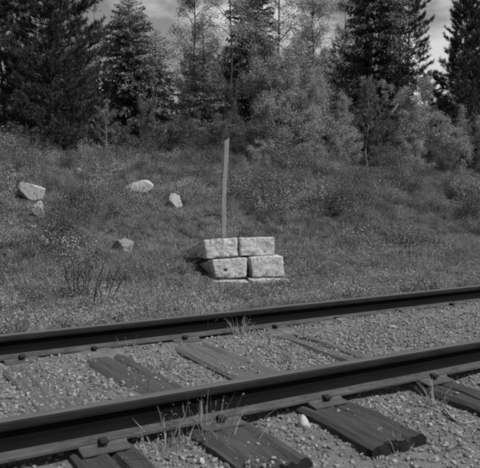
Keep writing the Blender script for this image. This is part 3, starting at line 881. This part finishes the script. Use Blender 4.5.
def pine_meshes(h, R, seed, step=.33, per=5, bare=.05, up=.45, m='pine', tl=.16, dens=1.0, power=.6, bark='bark'):
    r_ = np.random.RandomState(seed)
    path = trunk_path(h, seed, .08)
    tv = [tube_np(path, np.linspace(.014 * h, .008, 14), 8)]; fol = []
    z = bare * h; k = 0
    while z < h:
        f_ = z / h; Lm = R * (1 - f_) ** power + .16
        base = np.array([np.interp(z, path[:, 2], path[:, 0]), np.interp(z, path[:, 2], path[:, 1]), z])
        for i in range(per if f_ < .97 else 3):
            az = i * 2 * math.pi / per + r_.rand() * .8 + k
            ln = Lm * (.6 + .5 * r_.rand()); pitch = up * (.35 + .9 * f_) + r_.normal() * .12
            def pt(a, az=az, ln=ln, pitch=pitch, base=base):
                return base + np.array([math.cos(az) * math.cos(pitch) * ln * a, math.sin(az) * math.cos(pitch) * ln * a, math.sin(pitch) * ln * a + .16 * ln * a * a - .05 * ln * a])
            tv.append(tube_np([pt(a) for a in (0, .35, .7, 1)], [.006 + .01 * ln, .005 + .007 * ln, .004 + .003 * ln, .003], 4))
            nt2 = int((5 + 15 * ln) * dens)
            for q in range(nt2):
                a = .18 + .82 * r_.rand() ** .7; c = pt(a); s2 = r_.choice([-1, 1])
                off = r_.rand() * .42 * ln * (1.05 - a) + .02; az2 = az + s2 * (.7 + .3 * r_.rand())
                c = c + np.array([math.cos(az2), math.sin(az2), .25]) * off
                tp_ = TUF[r_.randint(0, 4)]
                fol.append((place(tp_[0], c, az2 if off > .05 else az, pitch + .5 + r_.normal() * .3, tl * (.8 + .5 * r_.rand())), tp_[1]))
            tp_ = TUF[0]; fol.append((place(tp_[0], pt(1), az, pitch + .5, tl * 1.5), tp_[1]))
        z += step * (1 - .4 * f_) * (.8 + .4 * r_.rand()); k += 1
    fol.append((place(TUF[1][0], np.array([path[-1, 0], path[-1, 1], h - .05]), 0, 1.5, tl * 2), TUF[1][1]))
    v, f = join(tv); cv, cf = join(fol)
    return np_mesh('trunk', v, f, M[bark], smooth=True), np_mesh('crown', cv, cf, M[m])
def birch_meshes(h, R, seed, nl=9000, ls=.05, bare=.25, r0=.012, m='birch', bark='bark_pale', nstem=1, lean=.3, nlimb=26, clump=.085):
    r_ = np.random.RandomState(seed); tv = []; tips = []
    for s_ in range(nstem):
        la = r_.rand() * 6.28; lm = lean * h * (.15 if nstem == 1 else (.3 + .5 * r_.rand()))
        hh = h * (1 if s_ == 0 else .65 + .35 * r_.rand())
        path = trunk_path(hh, seed * 7 + s_, .10, (math.cos(la) * lm, math.sin(la) * lm))
        tv.append(tube_np(path, np.linspace(r0 * hh, .004, 14), 6))
        for i in range(int(nlimb / nstem) + 2):
            f_ = bare + (1 - bare) * r_.rand() ** .9; z = f_ * hh
            base = np.array([np.interp(z, path[:, 2], path[:, 0]), np.interp(z, path[:, 2], path[:, 1]), z])
            az = r_.rand() * 6.28; ln = R * (.25 + .75 * math.sin(min(1, (1.02 - f_) * 1.5 + .12) * 1.5)) * (.5 + .6 * r_.rand())
            pitch = .55 + .4 * r_.rand() * f_
            tip = base + np.array([math.cos(az) * math.cos(pitch), math.sin(az) * math.cos(pitch), math.sin(pitch)]) * ln
            mid = (base + tip) / 2 + np.array([0, 0, .06 * ln])
            tv.append(tube_np([base, mid, tip], [.004 + .012 * ln, .003 + .006 * ln, .003], 4))
            for q in range(7):
                a = .3 + .65 * r_.rand(); b = base + (tip - base) * a
                tt2 = b + unit(r_.normal(size=3) + np.array([math.cos(az), math.sin(az), .1])) * ln * .35 * (.5 + r_.rand())
                tv.append(tube_np([b, (b + tt2) / 2, tt2], [.004, .003, .002], 3))
                tips += [tt2, (b + tt2) / 2]
            tips += [tip, mid * .3 + tip * .7]
    tips = np.array(tips)
    k = r_.randint(0, len(tips), nl); c = tips[k] + r_.normal(size=(nl, 3)) * np.array([clump, clump, clump * .8])
    v, f = join(tv); lv, lf = leaves(c, ls, r_, up=.3, asp=.7)
    return np_mesh('trunk', v, f, M[bark], smooth=True), np_mesh('crown', lv, lf, M[m])
def tree(name, meshes, px, p, label, cat, group=None, s=1.0, rz=0, foliage='crown'):
    t, p, d = at_p(px, p); x, y = W(t, p)
    e = empty(name, (x, y, T(t, p) - .03), rz); e.scale = (s, s, s)
    a = ob('trunk' if foliage == 'crown' else 'stems', meshes[0], e); b = ob(foliage, meshes[1], e)
    return tag(e, label, cat, group)

# --- front row, each its own
tree('pine_tree', pine_meshes(7.2, 1.85, 101, .24, 8, .02, .35, tl=.17, dens=1.6, power=.42), 51, 19.0, 'big dark bushy pine filling the upper left, crown reaching to the ground', 'tree')
tree('pine_tree', pine_meshes(4.4, 1.0, 107, .28, 6, .02, .4, tl=.16, dens=1.1), 8, 20.5, 'smaller dark pine at the left edge half behind the big one', 'tree')
tree('birch_tree', birch_meshes(5.0, .9, 117, 4200, .05, .1, .008, bark='bark', nlimb=26, lean=.05), 101, 21.0, 'thin leafy birch in the gap between the big pine and the narrow spruces', 'tree')
tree('spruce_tree', spruce_meshes(5.5, 1.45, 102, .14, 9, .02, power=.62), 131, 20.4, 'narrow dark spruce right of the big pine, the taller of the two close together', 'tree')
tree('spruce_tree', spruce_meshes(4.45, 1.2, 103, .14, 8, .02), 156, 20.6, 'shorter pointed spruce whose tip shows against the grey sky', 'tree')
tree('spruce_tree', spruce_meshes(4.9, 1.05, 104, .2, 7, .03, -.02, .7, gaps=.15), 203, 19.2, 'thin sparse spruce with level branches left of the tall bare trunk', 'tree')
tree('birch_tree', birch_meshes(7.4, 1.25, 118, 17000, .04, .22, .008, bark='bark', nlimb=34, lean=.04), 193, 21.3, 'leafy birch rising behind the thin sparse spruce', 'tree')
tree('aspen_tree', birch_meshes(8.8, 1.3, 105, 19000, .042, .34, .0062, bark='bark', nlimb=30, lean=.02), 229, 19.6, 'tall slender tree with a straight bare trunk rising just behind the wooden post', 'tree')
tree('spruce_tree', spruce_meshes(8.0, 1.3, 106, .17, 8, .02, power=.5), 250, 21.0, 'tall dark spruce just right of the straight bare trunk', 'tree')
tree('birch_tree', birch_meshes(8.2, 1.8, 108, 27000, .042, .18, .009, bark='bark', nlimb=42, lean=.05), 281, 19.3, 'airy birch with a thin dark trunk and open crown near the middle', 'tree')
tree('birch_tree', birch_meshes(7.6, 1.7, 109, 30000, .042, .14, .009, bark='bark', nlimb=42), 314, 20.3, 'light leafy birch left of the densest dark spruce', 'tree')
tree('birch_tree', birch_meshes(7.0, 1.3, 119, 16000, .042, .16, .009, bark='bark', nlimb=34), 339, 22.0, 'half hidden birch touching the left side of the densest dark spruce', 'tree')
tree('spruce_tree', spruce_meshes(6.6, 1.0, 120, .2, 7, .02, power=.6), 299, 22.4, 'narrow spruce seen dimly between the two middle birches', 'tree')
tree('spruce_tree', spruce_meshes(11.0, 1.5, 110, .17, 9, .02, power=.33), 374, 20.6, 'largest and densest dark spruce, straight sided, right of the middle', 'tree')
tree('pine_tree', pine_meshes(4.9, 1.0, 111, .36, 5, .08, .3, tl=.15, dens=1.0), 341, 20.6, 'loose dark young pine with open branches left of the densest spruce', 'tree')
tree('pine_tree', pine_meshes(7.6, 1.6, 112, .36, 6, .1, .35, tl=.17, dens=1.4, power=.5), 406, 20.4, 'open crowned pine against the pale cloud right of the densest spruce', 'tree')
tree('pine_tree', pine_meshes(6.8, 1.35, 113, .30, 7, .04, .6, tl=.19, dens=1.3), 460, 17.6, 'pine with upswept shoots at the right edge', 'tree')
tree('pine_tree', pine_meshes(8.0, 1.4, 114, .30, 6, .04, .5, tl=.19, dens=1.2), 486, 19.0, 'tall pine cut by the right edge of the picture', 'tree')
tree('young_pine', pine_meshes(3.0, .85, 115, .36, 5, .3, .8, m='pine_light', tl=.17, dens=.8, bark='bark_pale'), 366, 17.6, 'pale young pine sapling standing in front of the densest spruce', 'tree')
tree('young_pine', pine_meshes(1.5, .4, 116, .3, 4, .1, .7, m='pine_light', tl=.12, dens=.6, bark='bark_pale'), 108, 17.8, 'little pale pine sapling in front of the narrow spruce', 'tree')

# --- scrub along the top of the bank
bushA = [birch_meshes(2.2, .8, 200 + i, 14000, .041, .03, .008, m='scrub', bark='bark', nstem=6, lean=.6, nlimb=32, clump=.075) for i in range(3)]
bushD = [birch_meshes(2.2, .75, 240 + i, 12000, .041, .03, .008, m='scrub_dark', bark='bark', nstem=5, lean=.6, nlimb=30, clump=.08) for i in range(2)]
sapA = [birch_meshes(3.4, .75, 220 + i, 17000, .04, .06, .007, m='scrub', bark='bark_pale', nstem=3, lean=.34, nlimb=36, clump=.085) for i in range(3)]
bl = [('b', 98, 18.6, .7, 'low leafy bush at the foot of the narrow spruces, leftmost of the scrub'),
      ('b', 122, 18.2, .55, 'low leafy bush in front of the taller narrow spruce'),
      ('s', 146, 19.0, .55, 'thin sapling in front of the two narrow spruces'),
      ('b', 163, 18.6, .6, 'leafy bush right of the shorter pointed spruce'),
      ('s', 182, 19.2, .55, 'thin sapling under the gap of grey sky'),
      ('b', 205, 18.3, .6, 'low bush at the foot of the thin sparse spruce'),
      ('s', 232, 18.9, .72, 'sapling growing just right of the straight bare trunk'),
      ('b', 241, 17.9, .7, 'rounded bush right of the wooden post, below the tall spruce'),
      ('s', 259, 18.7, .95, 'leafy sapling at the foot of the tall spruce by the bare trunk'),
      ('s', 277, 18.4, 1.1, 'tall pale sapling at the foot of the airy birch'),
      ('b', 288, 17.7, .95, 'pale leafy bush near the middle of the bank top'),
      ('s', 298, 18.6, 1.0, 'pale leafy sapling between the airy birch and the light birch'),
      ('s', 316, 18.0, 1.0, 'tall pale sapling below the light leafy birch'),
      ('b', 330, 17.6, .9, 'bush left of the pale pine sapling'),
      ('s', 344, 18.9, .85, 'ragged sapling tucked left of the densest spruce'),
      ('b', 386, 17.4, .85, 'leafy bush right of the pale pine sapling'),
      ('s', 398, 18.2, 1.0, 'tall pale sapling under the open crowned pine'),
      ('s', 414, 18.0, .95, 'leafy sapling below the pale cloud'),
      ('b', 426, 17.0, 1.0, 'leafy bush in the dip between the open pine and the upswept pine'),
      ('s', 440, 17.2, .7, 'small sapling left of the upswept pine'),
      ('b', 457, 16.2, .75, 'bush at the foot of the upswept pine'),
      ('s', 474, 16.6, .7, 'sapling in front of the pine cut by the right edge'),
      ('b', 484, 16.8, .9, 'bush cut by the right edge of the picture'),
      ('b', 470, 17.6, .9, 'bush behind the sapling by the right edge'),
      ('s', 449, 18.4, .8, 'slim sapling touching the left side of the upswept pine'),
      ('b', 343, 16.9, .6, 'low bush on the bank top left of the pale pine sapling'),
      ('b', 404, 16.6, .6, 'low bush on the bank top below the tall pale saplings'),
      ('b', 443, 15.7, .5, 'low bush on the slope near the right edge, under the upswept pine'),
      ('b', 216, 17.6, .5, 'low bush just left of the wooden post top'),
      ('b', 229, 18.2, .6, 'low bush hiding the foot of the straight bare trunk'),
      ('b', 186, 17.8, .5, 'low bush on the bank top above the white boulder'),
      ('b', 28, 18.0, .4, 'low dark bush under the left side of the big pine'),
      ('b', 76, 18.0, .4, 'low dark bush under the right side of the big pine'),
      ('b', 312, 16.6, .45, 'small bush on the bank slope in front of the taller scrub, near the middle'),
      ('b', 262, 16.4, .4, 'small bush on the bank slope right of the wooden post'),
      ('b', 376, 16.0, .42, 'small bush on the bank slope in front of the pine sapling'),
      ('b', 420, 15.4, .4, 'small bush on the bank slope at the right')]
for i, (kd, px, p, s_, lab) in enumerate(bl):
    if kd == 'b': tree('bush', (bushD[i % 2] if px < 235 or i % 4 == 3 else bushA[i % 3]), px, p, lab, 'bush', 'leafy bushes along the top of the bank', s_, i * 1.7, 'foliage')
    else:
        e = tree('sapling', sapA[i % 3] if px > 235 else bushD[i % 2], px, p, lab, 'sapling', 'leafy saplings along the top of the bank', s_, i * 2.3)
        k_ = (.62, .95, .75, 1.1)[i % 4] if px > 235 else .6
        e.scale = (s_ * k_, s_ * k_, s_ * (1.12, .85, 1.0)[i % 3] * (1 if px > 235 else 1.5))

# --- trees standing behind (shared meshes)
bs = [spruce_meshes(6.5, 1.3, 300 + i, .22, 7, .02) for i in range(3)]
bp = [pine_meshes(7.0, 1.3, 310 + i, .36, 5, .15, .35, tl=.2, dens=.9) for i in range(2)]
bb = [birch_meshes(6.5, 1.6, 320 + i, 13000, .055, .15, .009, bark='bark', nlimb=28) for i in range(2)]
LIM = [(-200, 40), (-20, 45), (8, 70), (35, 30), (85, 30), (92, 100), (114, 102), (120, 45), (160, 55), (167, 98), (184, 98), (190, 50), (215, 45), (232, 30), (265, 35), (275, 42), (330, 46), (345, 45),
       (356, 25), (392, 25), (400, 95), (440, 98), (450, 60), (480, 40), (700, 30)]
rr = random.Random(77)
names = {'s': ('spruce_tree', 'spruce', 'dark spruce standing back in the wood behind the front trees'),
         'p': ('pine_tree', 'pine', 'dark pine standing back in the wood behind the front trees'),
         'b': ('birch_tree', 'birch', 'leafy birch standing back in the wood behind the front trees')}
cnt = 0
for row, (p, dpx, scl) in enumerate(((23.0, 17, 1.0), (26.5, 16, 1.0), (31.0, 15, 1.0), (37, 15, 1.0))):
    px = -60 + row * 5
    while px < 545:
        q = px + rr.uniform(-5, 5); pj = p + rr.uniform(-1.2, 1.2)
        t, _, d = at_p(q, pj); zb_ = T(t, pj)
        lim = np.interp(q, [a for a, b in LIM], [b for a, b in LIM]) + abs(rr.gauss(0, 9))
        top = CAMH + (HOR - lim) * d / F
        h = max(top - zb_, 1.2)
        k = rr.choice('sssspbb')
        if 275 < q < 345 or 395 < q < 445: k = rr.choice('sbbb')
        ms, h0 = {'s': (bs, 6.5), 'p': (bp, 7.0), 'b': (bb, 6.8)}[k]
        s_ = h / h0 * rr.uniform(.88, 1.0)
        reg = [w_ for lim_, w_ in ((90, 'the big left pine'), (122, 'the thin birch right of the big pine'), (165, 'the two narrow spruces'), (214, 'the thin sparse spruce'), (238, 'the straight bare trunk'),
               (266, 'the tall spruce by the bare trunk'), (297, 'the airy middle birch'), (345, 'the light leafy birch'), (396, 'the densest dark spruce'), (436, 'the open crowned pine'), (999, 'the upswept right pine')) if q < lim_][0]
        dist = ['just', 'a little', 'well', 'far'][row]
        lab = '%s %s standing %s behind %s' % ({'s': 'dark', 'p': 'dark', 'b': 'leafy'}[k], names[k][1], dist, reg)
        e = tree(names[k][0], ms[rr.randrange(len(ms))], q, pj, lab, names[k][1] + ' tree', names[k][1] + ' trees back in the wood', s_, rr.uniform(0, 6.28))
        e.scale = (max(s_, .62) * rr.uniform(.9, 1.1), max(s_, .62), s_)
        px += dpx * rr.uniform(.8, 1.2); cnt += 1

# a broken pale branch hanging in the scrub
t, p, d = at_p(388, 17.2); x, y = W(t, p); z = CAMH + (HOR - 112) * d / F
o = curve_tube('broken_branch', [(x, y, z - .12), (x + .15, y, z), (x + .34, y + .1, z + .28)], .035, .02, M['post'])
tag(o, 'pale broken branch slanting up out of the scrub on the right', 'branch')
print('trees', cnt)
